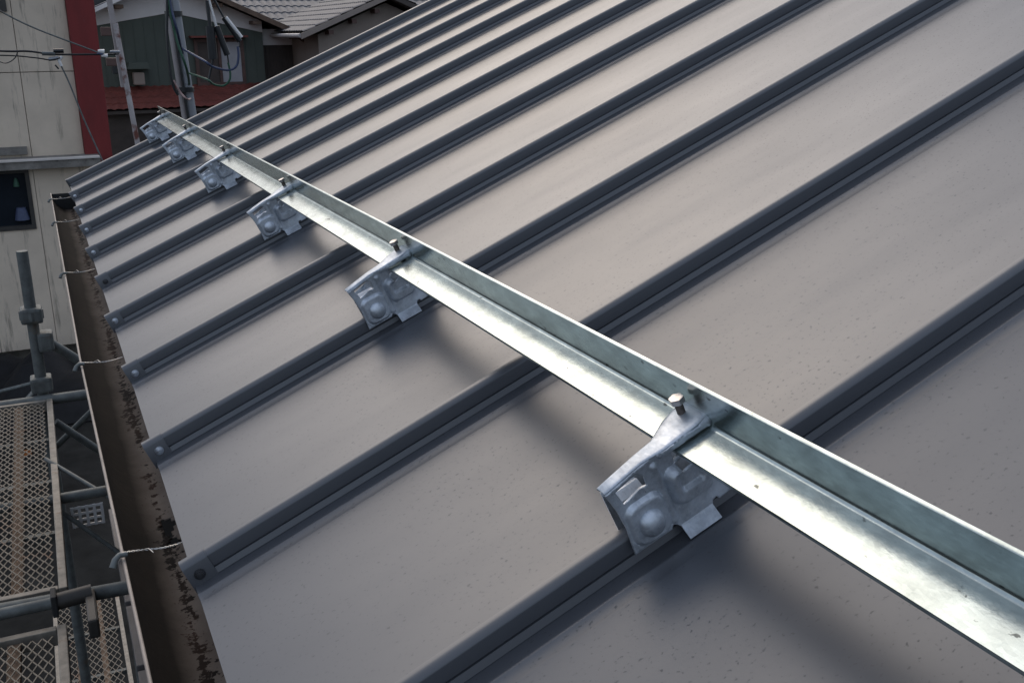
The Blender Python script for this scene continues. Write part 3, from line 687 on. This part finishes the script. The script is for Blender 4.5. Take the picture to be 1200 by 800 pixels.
v, f = tiles(0.6, 7.0, -1.55, -1.52+g, 0.02, -0.93+g, 0.24, 0.035, 4)
me = bpy.data.meshes.new('tile_field'); me.from_pydata(v, [], f)
tag(link('lower_roof', me, 'redtile', gh, True), 'red-brown tiled lower roof', kind='stuff')
MB().box(0.6, 7.0, -1.5, 0, -1.62+g, -1.53+g).build('lower_eave', 'brownboard', gh)
MB().box(0.8, 6.8, -1.2, -0.02, 0, -1.62+g).build('ground_floor_wall', 'brownboard', gh)
tag(MB().box(2.75, 3.06, 32.5, 32.95, -0.86, -0.50).build('outdoor_unit', 'taupe', None, bev=0.03), 'small brownish box unit on the red lower roof', 'unit')
tag(MB().extr([(2.60, -0.40), (3.25, -0.40), (3.18, -0.22), (2.66, -0.22)], 'y', 32.4, 33-0.02).build('small_awning', 'green', None), 'small dark green awning above the brownish box unit', 'awning')
an = thing('brown_annex', 'dark brown corrugated annex with white band right of the green house', 'building', (0, 33.4, GZ))
MB().box(6.75, 9.2, 0, 4, 0, 0.22+g).build('wall', 'brownboard', an)
for i in range(24): MB().box(6.78+i*0.10, 6.82+i*0.10, -0.02, 0, 0.1, 0.19+g).build('batten', 'brownboard', an)
MB().box(6.74, 8.0, -0.05, 0.5, 0.21+g, 0.70+g).build('white_band', 'white', an)
MB().box(8.35, 8.9, -0.25, -0.03, -0.6+g, 0.1+g).build('meter_box', 'polep', an)
dp = thing('drain_pipe', 'brown drain pipe slanting down between green and taupe houses', 'pipe', (7.4, 31.8, GZ))
MB().tube([(0, 0, 0.56+g), (0.45, 0, 0.26+g), (0.95, 0, 0.02+g), (1.1, 0, -0.9+g), (1.1, 0, 0)], 0.05, 8).build('pipe', 'rake', dp, True)
MB().box(-0.12, 0.14, -0.1, 0.1, 0.40+g, 0.60+g).build('hopper', 'rake', dp, bev=0.03)
th_ = thing('taupe_house', 'taupe rendered house with grey tiled roof and pale gutter', 'house', (0, 30, GZ))
MB().extr([(7.72, 0), (11.9, 0), (11.9, 0.5+g), (9.80, 1.40+g), (7.72, 0.52+g)], 'y', 0, 6).build('wall', 'taupe', th_)
rfo = MB().extr([(9.80, 1.52+g), (7.20, 0.43+g), (7.20, 0.53+g), (9.80, 1.63+g), (12.5, 0.45+g), (12.5, 0.35+g)], 'y', -0.5, 6.3).build('roof', 'brownboard', th_)
# tiled slope facing left, seen on edge
def slope(lab, x0, z0, x1, z1, y0, y1, parent, m, courses=7):
    v = []; f = []; pitch = 0.22; ny = int((y1-y0)/pitch*4)
    for c in range(courses):
        for e_ in (0, 1):
            u = (c+e_)/courses
            for i in range(ny+1):
                y = y0+(y1-y0)*i/ny
                v.append((x0+(x1-x0)*u, y, z0+(z1-z0)*u+0.045*abs(math.sin(math.pi*(y-y0)/pitch))+(0.03 if e_ == 0 else 0)))
    for c in range(courses):
        for i in range(ny):
            o = c*2*(ny+1); f.append((o+i, o+i+1, o+ny+2+i, o+ny+1+i))
            if c: f.append((o-(ny+1)+i, o-(ny+1)+i+1, o+i+1, o+i))
    me = bpy.data.meshes.new('tiles'); me.from_pydata(v, [], f)
    return tag(link('tile_field', me, m, parent, True), None, kind='stuff')
slope('', 7.15, 0.58+g, 9.80, 1.68+g, -0.55, 6.3, th_, 'greytile')
slope('', 12.5, 0.50+g, 9.80, 1.68+g, -0.55, 6.3, th_, 'greytile')
MB().extr([(7.10, 0.40+g), (9.80, 1.52+g), (9.80, 1.66+g), (7.10, 0.56+g)], 'y', -0.60, -0.51).build('rake_board', 'taupe', th_)
MB().extr([(12.55, 0.36+g), (9.80, 1.50+g), (9.80, 1.64+g), (12.55, 0.50+g)], 'y', -0.60, -0.51).build('rake_board', 'brownboard', th_)
MB().tube([(7.08, -0.5, 0.50+g), (7.08, 6.3, 0.50+g)], 0.06, 8).build('gutter', 'gutterp', th_, True)
for (x, z) in ((8.0, 0.62), (8.7, 0.92), (9.4, 1.2), (10.6, 1.02), (11.3, 0.72)): MB().box(x-0.07, x+0.07, -0.45, 0.0, z+g-0.10, z+g+0.02).build('purlin', 'brownframe', th_)
bhs = thing('grey_roof_house', 'grey tiled roof with white gutter brackets behind the green gable', 'house', (0, 36, GZ))
MB().box(6.6, 14, 0.5, 6, 0, 0.5+g).build('wall', 'taupe', bhs)
v, f = tiles(6.0, 14.5, -0.3, 0.55+g, 5.0, 2.6+g, 0.26, 0.05, 9)
me = bpy.data.meshes.new('tiles'); me.from_pydata(v, [], f); tag(link('tile_field', me, 'greytile', bhs, True), None, kind='stuff')
MB().extr([(5.0+3, 2.6+g), (-0.3, 0.50+g), (-0.3, 0.40+g), (8, 2.5+g)], 'x', 6.0, 14.5).build('roof_deck', 'brownboard', bhs)
MB().tube([(6.0, -0.38, 0.56+g), (14.5, -0.38, 0.56+g)], 0.06, 8).build('gutter', 'whitep', bhs, True)
dh = thing('grey_block_house', 'dull grey house wall behind the red pillar top', 'house', (0.4, 41, GZ))
MB().box(0, 3.4, 0, 5, 0, 2.9+g).build('wall', 'concdark', dh)
MB().box(-0.4, 3.9, -0.6, 5.5, 2.9+g, 3.1+g).build('roof', 'brownboard', dh)
wf = MB().box(1.6, 2.5, -0.05, 0, 0.9+g, 1.9+g).build('window', 'bronze', dh); MB().box(1.67, 2.43, -0.07, -0.052, 0.97+g, 1.83+g).build('pane', 'glass', wf)
fh = thing('far_house', 'cream far house with red tiled porch roof at the top', 'house', (14.0, 45, GZ))
MB().box(0, 6, 0, 6, 0, 3.4+g).build('wall', 'cream', fh)
for x in (1.3, 2.9): 
    wf = MB().box(x, x+1.0, -0.06, 0.0, 1.75+g, 2.9+g).build('window', 'bronze', fh); MB().box(x+0.07, x+0.93, -0.075, -0.062, 1.82+g, 2.83+g).build('pane', 'paleglass', wf)
v, f = tiles(0.2, 5.0, -1.2, 1.25+g, 0.02, 1.72+g, 0.26, 0.05, 4)
me = bpy.data.meshes.new('tiles'); me.from_pydata(v, [], f); tag(link('tile_field', me, 'redtile', fh, True), None, kind='stuff')
# ------------------------------------------------------------------ clutter
sh = thing('rusty_shed', 'small rusty shed beside the red pillar behind the leaning pole', 'shed', (1.6, 24, GZ))
MB().box(0.1, 1.6, 0, 1.5, 0, 2.7).build('wall', 'concdark', sh)
for i in range(5): MB().box(0.08, 1.62, -0.03, 0.0, 0.3+i*0.55, 0.36+i*0.55).build('batten', 'brownboard', sh)
MB().extr([(-0.1, 2.7), (1.9, 2.9), (1.9, 2.98), (-0.1, 2.78)], 'y', -0.4, 1.7).build('roof', 'rust', sh)
bx = thing('rusty_fitting', 'rusty brown bracket box beside the red pillar', 'fitting', (1.08, 17, 0))
MB().box(-0.02, 0.22, 0, 0.2, 0.10, 0.22).build('box', 'brownframe', bx, bev=0.01)
MB().box(0.05, 0.26, -0.02, 0.2, -0.02, 0.09).build('box_lid', 'dark', bx, bev=0.01)
MB().box(-0.05, 0.10, 0, 0.15, 0.55, 0.68).build('upper_box', 'brownframe', bx, bev=0.01)
rnd = random.Random(11)
hp = thing('black_tarp_heap', 'heap under black sheeting at the foot of the cream wall', 'tarp', (-1.0, 17.5, GZ))
v = []; f = []; N = 26
for i in range(N+1):
    for j in range(N+1):
        x, y = -2.6+5.6*i/N, -1.2+3.2*j/N
        e_ = math.sin(math.pi*i/N)*math.sin(math.pi*j/N)
        v.append((x, y, 0.02 + (0.55*e_ + 0.22*math.sin(x*2.3+y)*e_ + 0.18*math.sin(x*5-y*3.1)*e_*rnd.uniform(.6, 1.3))))
for i in range(N):
    for j in range(N): f.append((i*(N+1)+j, (i+1)*(N+1)+j, (i+1)*(N+1)+j+1, i*(N+1)+j+1))
me = bpy.data.meshes.new('sheet'); me.from_pydata(v, [], f); link('sheet', me, 'tarp', hp, True)
for k, (x, y, z, L_, a, lab) in enumerate(((-1.3, 16.4, 0.60, 1.3, 0.2, 'grey pipe lying left on the black heap'), (-0.6, 16.3, 0.62, 1.1, 1.2, 'short grey pipe lying right on the black heap'), (-1.1, 16.1, 0.45, 1.5, -0.5, 'long grey pipe across the front of the black heap'))):
    tag(MB().tube([(x-L_/2*math.cos(a), y-L_/2*math.sin(a), GZ+z), (x+L_/2*math.cos(a), y+L_/2*math.sin(a), GZ+z+0.1)], 0.03, 8).build('loose_pipe', 'pipe', None, True), lab, 'pipe', 'loose pipes on the black heap')
tag(MB().box(-0.95, -0.75, 15.2, 15.4, GZ, GZ+0.16).build('orange_crate', 'orange', None, bev=0.02), 'small orange scrap box on the dark ground', 'box')
st = thing('timber_stack', 'stack of pale planks behind the diagonal scaffold pipe', 'timber', (0.25, 18.2, GZ))
for i in range(4): MB().box(-0.2+0.03*i, 1.1, 0, 0.25, i*0.24+0.02, i*0.24+0.16).build('plank', 'conc' if i % 2 else 'concdark', st, bev=0.01)
